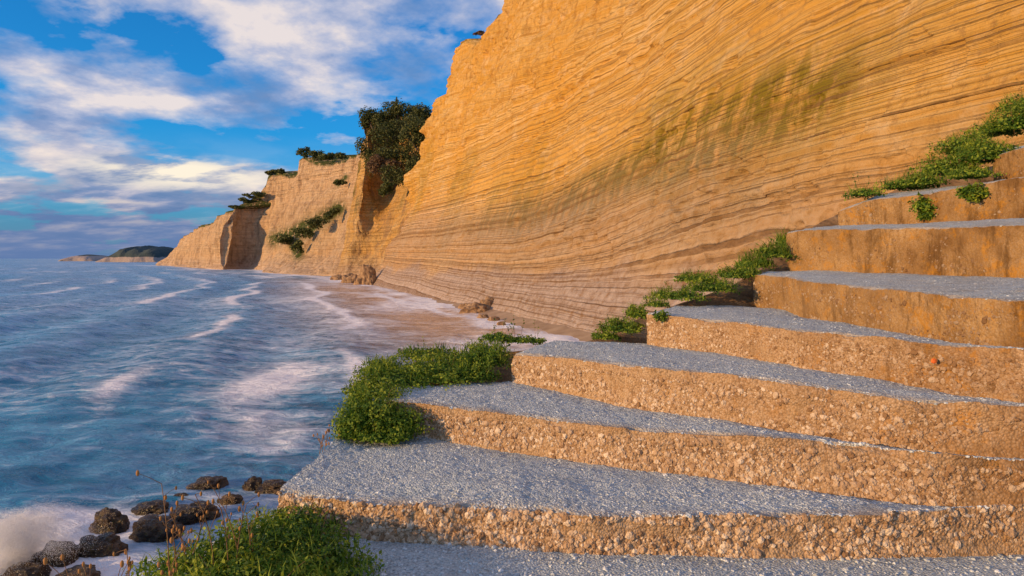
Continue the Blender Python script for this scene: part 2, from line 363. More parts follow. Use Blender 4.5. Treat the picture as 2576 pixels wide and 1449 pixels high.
def isle(pts,ybase,d,depth,name,label,seed,greenlo):
    pts=np.array(pts,float); n=160; px=np.linspace(pts[0,0],pts[-1,0],n); py=np.interp(px,pts[:,0],pts[:,1]); m_=50
    G=np.zeros((n,m_,3))
    for j in range(m_):
        a=math.pi*j/(m_-1); h=max(0,math.sin(a))**.45; dd=d-depth*math.cos(a)
        for i in range(n):
            top=EYE-(py[i]-HY)/FPX*d; env=min(1,i/8,(n-1-i)/8)
            G[i,j]=[(px[i]-CX)/FPX*d,dd,-1+(top+1)*h*env]
    f=fbm(G*.03,4,seed,.6); G[...,2]+=f*top*.25*(G[...,2]>0); G[...,1]+=12*fbm(G*.03,3,seed+4)
    T=G[...,2].max(); mb=MB(); mb.grid(G,True,green=sm(T*greenlo,T*(greenlo+.35),G[...,2]))
    tag(mb.build(name,M['headland']),label,'island',kind='structure')
isle([(282,658),(300,647),(318,636),(340,622),(352,620),(362,626),(375,617),(395,626),(412,620),(425,626),(440,642)],660,1150,60,'wooded_headland','dark wooded islet with pale rock foot beyond the headland',3,.12)
isle([(178,657),(190,650),(205,643),(225,640),(245,642),(260,648),(270,656)],657,1500,50,'rock_islet','low pale rock islet furthest out on the left horizon',8,.6)
# ---------- SEA ----------
shore=np.array([(24,-60),(20,5),(14.5,25),(6,48),(2.7,57),(-1.9,69),(-6.9,86),(-32,158),(-54,206),(-107,294),(-135,368),(-152,368),(-286,572),(-400,620)],float)
def sdist(X,Y):
    best=np.full(X.shape,1e9)
    for a,b in zip(shore[:-1],shore[1:]):
        ab=b-a; t=np.clip(((X-a[0])*ab[0]+(Y-a[1])*ab[1])/(ab@ab),0,1)
        best=np.minimum(best,np.hypot(X-a[0]-t*ab[0],Y-a[1]-t*ab[1]))
    return best
def sea():
    nx,ny=800,950
    sx=np.linspace(-1,1,nx); sy=np.linspace(-.35,1,ny)
    x=-12+np.where(sx<0,-1,1)*9*np.sinh(np.abs(sx)*np.where(sx<0,7.6,3.2)); y=np.where(sy<0,22+10*np.sinh(sy*6.0),22+10*np.sinh(sy*8.0))
    X,Y=np.meshgrid(x,y,indexing='ij'); q=sdist(X,Y)
    P2=np.stack([X,Y,X*0],-1); R_=np.hypot(X,Y)
    wob=fbm(P2*.012,3,3)*7+fbm(P2*.06,3,7)*3.6
    lam=11.0; ph=(q+wob)/lam
    fade=1/(1+(R_/500)**2)
    sw=np.sin(ph*2*np.pi); patch=fbm(P2*[.022,.022,1],3,13)
    near=sm(26,42,R_)
    Z=((.10+.24*near)*sm(2,30,q)*sw*(.6+.6*patch)+.20*fbm(P2*[.25,.16,1],3,19)+.12*fbm(P2*.8,3,23))*fade
    Z-=.02
    fr=np.mod(ph-.30+.5,1)-.5
    cr=np.exp(-(fr/.06)**2); back=np.mod(ph-.30,1); tail=np.clip(1-back/.6,0,1)**1.5
    cid=np.floor(ph-.30+.5)
    pm=sm(-.22,.18,fbm(np.stack([X*.03+cid*7.7,Y*.04,cid*3.1],-1),3,14)+.35*fbm(P2*.18,3,15))
    foam=(cr*pm*1.05+tail*.34*pm)*near
    foam*=sm(0,5,q)*(1-.1*sm(90,500,q))
    foam+=.60*np.exp(-((q-1.5)/1.8)**2)*(Y>20)+.62*(1-sm(5,30,q))*sm(-.4,.25,fbm(P2*.14,3,29))*(Y>30)
    def gs(px,py,rx,ry,a,ang=0):
        c=WZ(px,py); dx=X-c[0]; dy=Y-c[1]; ca,sa=math.cos(ang),math.sin(ang)
        return a*np.exp(-((dx*ca+dy*sa)/rx)**2-((-dx*sa+dy*ca)/ry)**2)
    foam+=gs(690,950,1.5,6,1.0,.15)+gs(640,1060,1.4,2.6,.65,.3)+gs(750,1080,1.2,3,.45)+gs(600,980,2.2,5,.34)
    foam+=gs(30,1400,1.9,1.9,1.3)+gs(120,1330,1.8,1.4,.7)+gs(640,1240,1.8,.45,.55)+gs(330,1425,1.8,.5,.5)+gs(420,1320,2.2,.5,.45)+gs(540,1270,1.6,.45,.5)+gs(230,1300,1.2,.7,.5)+gs(220,1420,1.6,.6,.55)
    foam+=.24*sm(-.1,.45,fbm(P2*.05,3,37))*near+.16*sm(0,.4,fbm(P2*.15,3,39))*(1-near)
    foam-=.10
    shl=(1-sm(6,26,q+4*fbm(P2*.06,2,43)))*sm(36,52,Y)*(1-sm(150,230,Y))
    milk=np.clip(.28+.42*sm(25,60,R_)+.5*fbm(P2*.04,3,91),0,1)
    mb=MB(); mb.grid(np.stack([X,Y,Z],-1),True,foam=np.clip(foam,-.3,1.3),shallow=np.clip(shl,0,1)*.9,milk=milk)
    tag(mb.build('sea',M['sea']),'blue green sea with soft streaks of foam','sea',kind='structure')
sea()
ys=np.linspace(-10,150,500); w=np.linspace(0,1,40); Yg,Wg=np.meshgrid(ys,w,indexing='ij')
xb=25.8-.36*Yg
G=np.stack([xb+2-Wg*9.5,Yg,1.0-Wg*2.0+.12*fbm(np.stack([Yg*.3,Wg*3,Wg*0],-1),3,2)-sm(70,150,Yg)*.9],-1)
mb=MB(); mb.grid(G); tag(mb.build('beach',M['sand']),'narrow strip of wet sand at the foot of the cliff','beach',kind='structure')
# ---------- STEPS ----------
R={1:[(700,1235,1300,3.85),(1000,1262,1345,3.66),(1500,1300,1400,3.43),(2000,1292,1420,3.42),(2450,1278,1432,3.42),(2850,1270,1440,3.4)],
2:[(940,1000,1080,5.2),(1250,1035,1115,4.8),(1600,1078,1168,4.33),(2000,1100,1222,3.95),(2300,1125,1258,3.7),(2576,1157,1288,3.55),(2850,1190,1320,3.4)],
3:[(1285,888,953,6.0),(1600,920,1015,5.05),(2000,960,1082,4.3),(2240,990,1112,3.95),(2576,1022,1153,3.65),(2850,1050,1190,3.45)],
4:[(1625,783,855,6.7),(1800,803,877,6.0),(2000,826,912,5.2),(2300,862,965,4.4),(2576,884,1010,3.85),(2850,905,1055,3.5)],
5:[(1905,692,765,8.2),(2100,712,798,6.4),(2350,738,843,5.0),(2576,758,876,4.25),(2850,780,910,3.8)],
6:[(1985,585,676,8.9),(2300,572,682,7.5),(2576,562,688,6.3),(2850,552,695,5.5)],
7:[(2108,532,562,10.2),(2190,500,560,9.7),(2300,490,556,9.2),(2576,446,543,7.8),(2850,400,530,7.0)],
8:[(2500,392,452,9.7),(2576,372,440,9.2),(2850,330,430,8.5)]}
BL={1:[(845,1108,4.87)],2:[(1000,975,5.6)],3:[(1400,857,6.8)],4:[(1700,770,7.7)],5:[(1940,683,8.8)],6:[(2040,572,9.6)],7:[(2200,490,10.4)],8:[(2510,378,10.6)]}
LAB={1:'lowest broad pebbly concrete step with crumbling left corner',2:'second concrete step from the bottom with leafy clump under its left tip',
3:'third concrete step from the bottom beside the large green ground cover',4:'fourth concrete step from the bottom with small orange paint spot on its riser',
5:'fifth concrete step from the bottom just below the tall brown riser',6:'sixth step from the bottom with tall smooth brown-stained riser',
7:'seventh step from the bottom with green tufts growing on its riser',8:'topmost rough step at the right edge of the photo under the leafy bank'}
def disp(P,a=1.0,edge=None):
    s=np.stack([fbm(P*[7,7,7],3,5),fbm(P*[7,7,7],3,6),.6*fbm(P*7,3,7)],-1)*.018
    b=np.stack([vn(P*1.6,8),vn(P*1.6,9),.5*vn(P*1.3,10)],-1)*.045
    f=np.stack([vn(P*45,1),vn(P*45,2),vn(P*45,3)],-1)*.004
    R_=P+(s+b+f)*a
    if edge is not None:
        c=np.clip(fbm(P*[5,5,2],4,61)+.20,0,1)*.085+np.clip(vn(P*22,62),0,1)*.012
        R_=R_+edge[...,None]*c[...,None]*np.array([0.15,.75,-.40])
    return R_
def pebbles(mb,C0,Nn,r,flat=.6,sub=1,sink=.25,st=None):
    V,F=ICO[sub]; n=len(C0); nv=len(V)
    jit=1+.38*(rng.random((n,nv,1))-.5)
    sc=np.stack([rng.uniform(.75,1.25,n),rng.uniform(.75,1.25,n),rng.uniform(.6,1,n)],1)
    A=rng.normal(size=(n,3)); 
    Q=V[None]*jit*sc[:,None]
    ang=rng.uniform(0,6.28,n); ax=A/np.linalg.norm(A,axis=1)[:,None]
    c=np.cos(ang)[:,None,None]; s=np.sin(ang)[:,None,None]; k=ax[:,None,:]
    Q=Q*c+np.cross(np.broadcast_to(k,Q.shape),Q)*s+k*(Q*k).sum(-1,keepdims=True)*(1-c)
    d=(Q*Nn[:,None]).sum(-1,keepdims=True); Q=Q-Nn[:,None]*d*(1-flat)
    Q=Q*r[:,None,None]+(C0-Nn*(r*sink)[:,None])[:,None]
    FF=(F[None]+np.arange(n)[:,None,None]*nv).reshape(-1,3)
    mb.add(Q.reshape(-1,3),FF,False,peb=np.repeat(rng.uniform(.02,1,n),nv),stain=np.repeat(st if st is not None else np.zeros(n),nv))
def sample(G,s,t):
    n,m_=G.shape[:2]; i=s*(n-1); j=t*(m_-1); i0=np.minimum(i.astype(int),n-2); j0=np.minimum(j.astype(int),m_-2); a=(i-i0)[:,None]; b=(j-j0)[:,None]
    p=G[i0,j0]*(1-a)*(1-b)+G[i0+1,j0]*a*(1-b)+G[i0,j0+1]*(1-a)*b+G[i0+1,j0+1]*a*b
    N=np.cross(G[i0+1,j0]-G[i0,j0],G[i0,j0+1]-G[i0,j0]); N/=np.linalg.norm(N,axis=1)[:,None]+1e-9
    return p,N
NR={1:7600,2:6400,3:5200,4:4200,5:1800,6:900,7:500,8:200}; NTd={1:12000,2:6000,3:3600,4:2000,5:900,6:200,7:100,8:50}
for k in range(1,9):
    top=[W(a,b,d) for a,b,c,d in R[k]]; bot=[W(a,c,d)-[0,-.0,.05] for a,b,c,d in R[k]]
    bl=[W(*p) for p in BL[k]]
    n=520
    front=resample(top,n,6)
    rt=np.concatenate([resample(bl+[front[0]],40)[:-1],front]); rb0=resample(bot,n,6)
    side=resample([bl[0]-[0,0,.45],rb0[0]-[0,0,.12]],40)[:-1]; rb=np.concatenate([side,rb0])
    m_=40; tt=np.linspace(0,1,m_)[None,:,None]
    Gr=rt[:,None]*(1-tt)+rb[:,None]*tt
    Gr[...,1]+=(.03*np.sin(np.clip(tt[...,0],0,1)*np.pi))
    hv=np.linalg.norm(rt-rb,axis=1)[:,None]; eg=np.exp(-(tt[...,0]*hv/.035)**2)
    Gr=disp(Gr,1.0,eg)
    root=empty('concrete_step',front[n//3]); tag(root,LAB[k],'step','concrete steps climbing to the right')
    mb=MB()
    def stf(X,Y):
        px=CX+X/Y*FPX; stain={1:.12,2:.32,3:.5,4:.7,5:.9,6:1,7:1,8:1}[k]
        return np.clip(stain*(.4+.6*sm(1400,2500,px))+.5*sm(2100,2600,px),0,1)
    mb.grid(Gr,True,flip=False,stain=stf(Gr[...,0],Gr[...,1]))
    nr=NR[k]; s=rng.random(nr); t=rng.random(nr)
    if k>1: t=1-t**1.3*.8
    vv=vn(np.stack([s*14,t*3,s*0+k],1),33)+.5*vn(np.stack([s*40,t*6,s*0+k],1),34)
    keepp=vv>(-.45 if k<4 else (-.3 if k==4 else -.1))
    s=s[keepp];t=t[keepp]
    p,N=sample(Gr,s,t); N*=np.sign((N*[-.2,-1,.1]).sum(1))[:,None]
    r=np.exp(rng.normal(math.log({1:.0092,2:.0086,3:.0083}.get(k,.0082)),.45,len(s))).clip(.004,.024)
    sv=stf(p[:,0],p[:,1]); bigm=r>.011
    pebbles(mb,p[bigm],N[bigm],r[bigm],.75,2,.1,sv[bigm]); pebbles(mb,p[~bigm],N[~bigm],r[~bigm],.75,1,.1,sv[~bigm])
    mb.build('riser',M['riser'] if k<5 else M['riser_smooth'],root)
    if k<8:
        nb=[W(a,c,d)+[0,.07,-.03] for a,b,c,d in R[k+1]]
        if k==7: nb=[W(2330,478,10.2)]+nb
        back=resample(bl+nb,n,5)
    else: back=resample([W(2510,378,10.6),W(2850,318,10.4)],n)
    m2={1:150,2:100,3:90,4:90}.get(k,70); tt=np.linspace(0,1,m2)[None,:,None]**1.3
    Gt=front[:,None]*(1-tt)+back[:,None]*tt
    dv_=np.linalg.norm(front-back,axis=1)[:,None]; eg=np.exp(-(tt[...,0]*dv_/.05)**2)
    Gt=disp(Gt,1.0,eg)
    mb=MB(); px_=CX+Gt[...,0]/Gt[...,1]*FPX
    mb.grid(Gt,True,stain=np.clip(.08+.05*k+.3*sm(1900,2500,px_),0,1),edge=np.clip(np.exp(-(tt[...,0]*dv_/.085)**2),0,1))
    nt_=NTd[k]; s=rng.random(nt_); t=rng.random(nt_)
    kp=vn(np.stack([s*18,t*5,s*0+k],1),53)+.5*vn(np.stack([s*50,t*14,s*0+k],1),54)>-.3; s=s[kp];t=t[kp]
    p,N=sample(Gt,s,t); N*=np.sign(N[:,2])[:,None]
    r=np.exp(rng.normal(math.log(.0054),.45,len(s))).clip(.003,.018)
    pebbles(mb,p,N,r,.65,1,.22)
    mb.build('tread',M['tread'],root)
    if k==4:
        p=W(2349,908,4.24); V,F=ICO[4]; Q=V*[.017,.006,.016]*(1+.3*fbm(V*2,2,3))[:,None]+p
        mb=MB(); mb.add(Q,F); mb.build('orange_paint_mark',M['orange'],root)
xs=np.linspace(-1.9,7,420); ys=np.linspace(-2.5,4.2,320); X,Y=np.meshgrid(xs,ys,indexing='ij')
G=np.stack([X,Y,4.5+.0*X],-1); G=disp(G,.9); G[...,2]-=sm(-1.2,-1.9,X)*.25
mb=MB(); mb.grid(G,True,stain=.3+X*0,edge=X*0); tag(mb.build('ground',M['tread']),'grey gravelly path at the foot of the steps','ground',kind='structure')
mb=MB(); n=13000; s=rng.random(n); t=.78+.22*rng.random(n); p,N=sample(G,s,t); kp=(p[:,0]<3.5); p=p[kp];N=N[kp]; N*=np.sign(N[:,2])[:,None]
r=np.exp(rng.normal(math.log(.0065),.4,len(p))).clip(.003,.018); pebbles(mb,p,N,r,.75,1,0)
tag(mb.build('gravel',M['tread']),'loose pale gravel scattered below the lowest step','gravel',kind='stuff')
E=np.array([(-1.9,-2.5,4.3),(-1.9,2.3,4.35),(-1.72,3.4,4.4),(-1.5,3.9,4.4),(-1.38,4.3,4.5),(-1.3,4.9,4.6),(-1.2,5.3,4.8),(-1.2,5.9,4.92),(-1.0,6.7,4.98),(-.3,7.0,5.06),(.45,6.95,5.12),(1.0,7.15,5.2),(1.5,7.8,5.38),(2.1,8.4,5.5),(2.9,8.8,5.7),(3.5,9.5,5.92),(4.3,10.3,6.35),(5.3,11.0,6.8),(7,11.6,7.35),(10,12.2,8.0),(15,12.6,8.6),(22,10,9.5)])
Er=resample(E,700,8); tg=np.gradient(Er,axis=0); nr=np.stack([-tg[:,1],tg[:,0],tg[:,0]*0],1); nr/=np.linalg.norm(nr,axis=1)[:,None]
prof=[(-1.0,-.32),(-.5,-.22),(-.2,-.1),(0,-.03),(.12,-.12),(.3,-.45),(.55,-1.1),(.9,-2.0),(1.4,-3.2),(2.1,-4.6),(3.2,-6.2),(5,-9)]
po=np.array(prof); q=np.linspace(0,len(po)-1,110); off=np.interp(q,np.arange(len(po)),po[:,0]); dz=np.interp(q,np.arange(len(po)),po[:,1])
G=Er[:,None]+nr[:,None]*off[None,:,None]; G[...,2]+=dz[None]
G+=np.stack([fbm(G*1.3,4,1),fbm(G*1.3,4,2),.5*fbm(G*1.8,4,3)],-1)*.16*sm(-.3,.4,off)[None,:,None]
mb=MB(); mb.grid(G); tag(mb.build('bank',M['earth']),'crumbling brown earth bank dropping from the steps to the sea','bank',kind='structure')
# ---------- PLANTS ----------
def leaves(mb,blobs,n,size,asp=.55,shell=.55,half=False,jag=.35,up=.5,seed=0):
    B=np.array(blobs,float); v=np.prod(B[:,3:],1)**(2/3); idx=rng.choice(len(B),n,p=v/v.sum())
    d=rng.normal(size=(n,3)); d/=np.linalg.norm(d,axis=1)[:,None]
    if half: d[:,2]=np.abs(d[:,2])*1.0-.15
    r=shell+(1-shell)*rng.random(n)**.7
    r*=1+jag*vn(d*2.6+idx[:,None]*3.7,seed+3)+.8*jag*vn(d*7+idx[:,None],seed+4)
    p=B[idx,:3]+d*B[idx,3:]*r[:,None]
    nn=d*.7+rng.normal(size=(n,3))*.6+[0,0,up]; nn/=np.linalg.norm(nn,axis=1)[:,None]
    a=np.cross(nn,rng.normal(size=(n,3))); a/=np.linalg.norm(a,axis=1)[:,None]; b=np.cross(nn,a)
    L=size*rng.uniform(.5,1.4,n)[:,None]; w=L*asp
    V=np.stack([p-a*L*.5,p+b*w*.5-nn*L*.06,p+a*L*.5-nn*L*.12,p-b*w*.5-nn*L*.06],1)
    F=np.array([[0,1,2],[0,2,3]])[None]+np.arange(n)[:,None,None]*4
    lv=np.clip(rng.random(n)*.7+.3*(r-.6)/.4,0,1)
    mb.add(V.reshape(-1,3),F.reshape(-1,3),False,lv=np.repeat(lv,4))
def blades(mb,blobs,n,h,w):
    B=np.array(blobs,float); v=B[:,3]*B[:,4]; idx=rng.choice(len(B),n,p=v/v.sum())
    a=rng.uniform(0,6.28,n); r=np.sqrt(rng.random(n)); ox=np.cos(a)*r; oy=np.sin(a)*r
    p=B[idx,:3]+np.stack([ox*B[idx,3],oy*B[idx,4],B[idx,5]*np.sqrt(np.clip(1-r*r,0,1))*.8],1)
    H=h*rng.uniform(.4,1.3,n)[:,None]; le=rng.normal(size=(n,2))*.7
    tip=p+H*np.concatenate([le,np.ones((n,1))],1); mid=p+H*np.concatenate([le*.35,np.ones((n,1))*.6],1)
    s=np.stack([np.cos(a),np.sin(a),a*0],1)*w*.5
    V=np.stack([p-s,p+s,mid+s*.8,tip,mid-s*.8],1); F=np.array([[0,1,2],[0,2,4],[4,2,3]])[None]+np.arange(n)[:,None,None]*5
    mb.add(V.reshape(-1,3),F.reshape(-1,3),False,lv=np.repeat(rng.random(n),5))
def blob(px,py,d,rx,ry,rz): 
    c=W(px,py,d); return (*c,rx,ry,rz)
def plant(name,label,cat,blobs,n,size,mat,group=None,stems=12,seed=0,asp=.55,half=True,stemlen=.12,shell=.35,jag=.5,nbl=0,bh=.1,rim=6):
    B=np.array(blobs); base=B[:,:3].mean(0)-[0,0,B[:,5].max()*.6]
    root=empty(name,base); tag(root,label,cat,group)
    mb=MB(); leaves(mb,blobs,n,size,asp,shell,half,jag,.5,seed)
    leaves(mb,blobs,n//2,size*.6,asp,shell,half,jag,.5,seed+9)
    if nbl: blades(mb,blobs,nbl,bh,.006 if bh<.15 else .010)
    for i in range(stems):
        b=B[rng.integers(len(B))]; a=rng.uniform(0,6.28); rr=rng.uniform(.3,1); mb2=MB()
        p0=b[:3]+[math.cos(a)*b[3]*.4*rr,math.sin(a)*b[4]*.4*rr,-b[5]*.3]
        p2=b[:3]+np.array([math.cos(a)*b[3]*rr*1.05,math.sin(a)*b[4]*rr*1.05,b[5]*(.75-.4*rr*rr)+rng.uniform(.2,1)*stemlen])
        p1=(p0+p2)/2+[0,0,b[5]*.25]; t=np.linspace(0,1,7)[:,None]
        c=(1-t)**2*p0+2*t*(1-t)*p1+t*t*p2; mb2.tube(c,size*.06,size*.035,5); mb2.build('stem',M['stem'],root)
        leaves(mb,[(*c[j],size*.5,size*.5,size*.5) for j in (4,5,6)],9,size*.75,asp,.2)
    for i in range(stems*rim):
        b=B[rng.integers(len(B))]; a=rng.uniform(0,6.28); q=b[:3]+np.array([math.cos(a)*b[3],math.sin(a)*b[4],b[5]*rng.uniform(-.3,.5)])*rng.uniform(.9,1.25)
        leaves(mb,[(*q,size*1.4,size*1.4,size*.9)],14,size*.8,asp,.2)
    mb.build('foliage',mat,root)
    return root
plant('ground_cover_plant','low green leafy clump filling the bottom edge left of the gravel path','plant',
 [blob(770,1430,3.25,.26,.35,.11),blob(640,1415,3.2,.32,.35,.16),blob(720,1340,3.6,.26,.28,.10),blob(500,1455,3.1,.28,.3,.12),blob(850,1485,3.0,.14,.3,.06),blob(600,1500,2.8,.35,.35,.11)],19000,.026,M['leaf'],stems=14,seed=1,asp=.5,nbl=900,bh=.06)
plant('trailing_plant','dense leafy clump hanging under the left tip of the second step','plant',
 [blob(935,1050,5.02,.24,.2,.15),blob(890,1075,5.0,.13,.2,.12),blob(1000,1070,4.95,.18,.12,.10),blob(950,990,5.3,.20,.15,.05),blob(960,1095,4.85,.18,.1,.05),blob(905,1015,5.3,.10,.15,.08)],13000,.025,M['leaf'],stems=12,seed=2,half=False,nbl=500,bh=.05)
plant('ground_cover_plant','large mound of green ground cover left of the third step','plant',
 [blob(1000,955,5.9,.34,.4,.11),blob(1120,940,6.1,.36,.4,.15),blob(1220,908,6.3,.26,.35,.18),blob(960,930,6.2,.18,.3,.10),blob(1080,898,6.6,.3,.3,.09),blob(910,985,5.6,.12,.2,.08),blob(1190,950,5.95,.2,.15,.11)],23000,.026,M['leaf'],stems=16,seed=3,nbl=1200,bh=.07)
plant('trailing_plant','wispy green plants along the back edge of the third step','plant',
 [blob(1300,858,6.9,.16,.15,.05),blob(1350,858,6.9,.06,.1,.03),blob(1250,852,6.9,.14,.15,.07)],1500,.030,M['leaf'],stems=12,seed=4,stemlen=.24)
plant('trailing_plant','small green shrub below the left tip of the fourth step','plant',
 [blob(1560,828,7.0,.20,.2,.10),blob(1600,792,7.1,.10,.15,.09),blob(1525,848,6.95,.11,.15,.05)],3400,.032,M['leaf'],stems=10,seed=5,nbl=300,bh=.07)
plant('trailing_plant','spreading green shrub between the left tips of the fourth and fifth steps','plant',
 [blob(1700,748,7.9,.30,.3,.09),blob(1790,728,8.1,.28,.3,.12),blob(1750,705,8.4,.22,.3,.09),blob(1850,695,8.4,.22,.25,.11),blob(1655,768,7.7,.12,.2,.06)],7600,.032,M['leaf'],stems=14,seed=6,nbl=600,bh=.08)
plant('rosette_plant','spiky leaved green plant beside the left tip of the fifth step','plant',
 [blob(1900,668,8.9,.20,.2,.10),blob(1950,642,9.0,.22,.2,.14),blob(1975,612,9.2,.12,.15,.10),blob(1880,690,8.5,.12,.15,.08)],3000,.08,M['leaf'],stems=8,seed=7,asp=.2,nbl=500,bh=.14)
plant('leafy_shrub','big leafy green shrub spreading over the seventh step at the right','shrub',
 [blob(2175,490,10.2,.22,.3,.10),blob(2280,472,10.4,.34,.3,.14),blob(2380,435,10.2,.44,.35,.25),blob(2480,400,9.9,.42,.35,.28),blob(2560,325,10.8,.5,.4,.36),blob(2430,378,10.9,.40,.4,.26),blob(2650,295,10.8,.6,.4,.45),blob(2320,462,10,.26,.25,.15),blob(2440,445,9.6,.32,.25,.13),blob(2575,275,11.2,.35,.4,.24),blob(2500,335,11.1,.3,.4,.18)],23000,.046,M['leaf'],stems=20,seed=8,stemlen=.3,nbl=1500,bh=.14)
plant('riser_tuft','bright green tuft growing at the foot of the seventh riser','plant',
 [blob(2335,518,9.05,.17,.1,.13),blob(2350,543,9.0,.14,.08,.07)],1500,.055,M['leaf'],stems=6,seed=9,half=False)
plant('riser_tuft','smaller dull green tuft on the face of the seventh riser','plant',
 [blob(2450,485,8.3,.15,.08,.10)],800,.05,M['leaf'],stems=5,seed=10,half=False)
plant('riser_tuft','tiny weed rooted near the left end of the fourth riser','plant',[blob(1665,795,6.5,.05,.04,.05)],160,.035,M['leaf'],stems=2,seed=11,half=False,stemlen=.02)
def stalks(label,bases,h,n):
    root=empty('dry_flower_stalk',bases[0]); tag(root,label,'plant','dry flower stalks on the bank edge')
    for i in range(n):
        b=np.array(bases[i%len(bases)])+rng.normal(size=3)*[.05,.05,0]; H=h*rng.uniform(.55,1); le=rng.normal(size=2)*.22*H
        t=np.linspace(0,1,9)[:,None]; c=b+t*[0,0,H]+(t**2)*[le[0],le[1],0]; mb=MB(); mb.tube(c,.003,.0016,5); tips=[]
        for j in range(5):
            q=c[-1-j]; dd=rng.normal(size=3)*.022+[0,0,.03]; tip=q+dd*rng.uniform(.8,1.8); mb.tube([q,(q+tip)/2+[0,0,.003],tip],.0015,.001,4); tips.append(tip)
        st_=mb.build('stem',M['stem'],root)
        for tip in tips:
            V,F=ICO[2]; ms=MB(); ms.add(V*[.0055,.0055,.011]*rng.uniform(.7,1.3)+tip,F); ms.build('seed_head',M['seed'],st_)
stalks('tall dry reddish stalks rising above the leafy clump at the bottom',[W(540,1440,3.0),W(500,1450,3.1),W(600,1430,3.1),W(450,1460,2.9)],.40,10)
stalks('short dry stalks at the bottom left corner of the leafy clump',[W(400,1500,2.7),W(330,1520,2.6),W(230,1560,2.5),W(300,1540,2.6)],.22,6)
stalks('lone dry stalk leaning out over the sea left of the lowest step',[W(800,1150,4.6)],.17,3)
# ---------- ROCKS ----------
def rock(px,py,wpx,hpx,label,mat='rock',z=0.0,seed=0,name='sea_rock',cat='rock',hk=.72,wk=.50):
    c=WZ(px,py,z); s=c[1]/FPX; V,F=ICO[5]
    r=1+.50*fbm(V*1.3+seed*5.1,4,seed)+.22*fbm(V*4+seed,4,seed+3)
    fc=np.abs(fbm(V*2.2+seed,3,seed+8)); r-=.22*fc
    Q=V*r[:,None]; Q=np.sign(Q)*np.abs(Q)**.88
    Q=Q*[wpx*s*wk,wpx*s*.40,hpx*s*hk]
    Q=Q+c+[0,wpx*s*.2,-.05]; mb=MB(); mb.add(Q,F); o=mb.build(name,M[mat]); tag(o,label,cat)
for i,(a,b,w_,h_,l) in enumerate([(515,1228,88,38,'flat brown sea rock washed by foam, farthest left of the upper pair'),
 (632,1228,46,36,'small dark rock immediately left of the long low rock by the step'),(680,1230,80,28,'long low dark rock nearest the corner of the lowest step'),
 (375,1287,85,28,'low olive brown rock lying above the broad dark rock'),(485,1302,110,46,'rounded brown rock just above the dry stalks'),(575,1260,54,24,'little mossy rock behind the dry stalks'),
 (265,1332,80,64,'upright brown rock with lit top at the left of the group'),(380,1342,120,54,'broad dark rock right of the upright brown rock'),
 (240,1392,106,56,'black wet rock directly below the upright brown rock'),(130,1414,110,54,'dark rock half hidden by the splash'),(60,1454,110,52,'dark wet rock at the bottom left corner'),
 (190,1458,100,36,'low black rock at the bottom edge right of the corner rock'),(455,1250,40,16,'tiny rock tip showing between the waves')]):
    rock(a,b,w_,h_,l,seed=i+1)
for i,(a,b,w_,h_,l) in enumerate([(1195,788,80,24,'wide tan boulder at the water line below the grey cliff foot'),(1228,785,46,40,'tall tan boulder behind the water line boulders'),(1240,806,34,12,'small dark stone lying on the wet sand'),
 (1170,778,38,18,'leftmost tan boulder of the shore pile'),(1215,802,30,13,'small dark stone between the tan boulders and the sand stone'),(1262,815,22,8,'tiny stone nearest the steps on the sand')]):
    rock(a,b,w_,h_,l,'tanrock',seed=i+30,name='shore_boulder',hk=.95)
for i,(a,b,w_,h_,l) in enumerate([(925,716,46,60,'steep tan rock slab leaning on the foot of the buttress'),(880,712,52,26,'broken rock heap left of the leaning slab at the buttress foot'),(850,704,34,14,'low rock at the far tip of the buttress foot'),(905,716,30,24,'jagged rock in front of the leaning slab')]):
    rock(a,b,w_,h_,l,'tanrock',seed=i+50,name='shore_boulder',hk=.95)
# ---------- CLIFF BUSHES AND TREES ----------
def cbush(label,px,py,d,w_,h_,n,seed,mat='bush',group='bushes on the cliffs',size=None,k=9):
    s=d/FPX; c=W(px,py,d); r=np.random.default_rng(seed); bl=[]
    for i in range(k):
        o=r.uniform(-1,1,3)*[w_*s*.36,w_*s*.2,h_*s*.32]; q=r.uniform(.18,.32)
        bl.append((*(c+o),w_*s*q,w_*s*q,h_*s*q))
    root=empty('cliff_bush',c-[0,0,h_*s*.5]); tag(root,label,'bush',group)
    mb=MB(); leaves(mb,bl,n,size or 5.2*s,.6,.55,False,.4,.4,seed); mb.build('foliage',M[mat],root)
    for i in range(3):
        mb=MB(); e=np.array(bl[i][:3]); b=c-[0,0,h_*s*.5]; mb.tube([b,(b+e)/2+[.2,0,.1],e],h_*s*.03,h_*s*.012,5); mb.build('branch',M['bark'],root)
GB=[('topmost rounded bush of the dark thicket beside the golden cliff',1000,280,212,110,56,'bush'),('dark bush at the right end of the thicket top',1070,290,200,86,54,'bush'),
('bush at the left edge of the thicket top',940,300,212,66,60,'bush'),('broad dark bush in the middle of the thicket',970,345,204,120,90,'bush'),('green bush on the right slope of the thicket',1050,335,192,90,84,'bush'),
('bush hanging over the left edge of the thicket',928,385,203,56,90,'bush'),('dark bush low in the middle of the thicket',1005,395,194,100,80,'bush'),('reddish brown bush low on the thicket left',968,412,192,76,50,'drybush'),
('bush trailing down at the foot of the thicket',990,448,186,60,60,'bush'),('lowest bush of the gully thicket',972,474,184,38,36,'bush'),('small bush on the ledge right of the thicket foot',1038,418,170,40,60,'bush')]
for i,(l,a,b,d,w_,h_,mt) in enumerate(GB): cbush(l,a,b,d,w_,h_,3600 if w_>60 else 1600,i+1,mt,'dark bushes in the gully thicket')
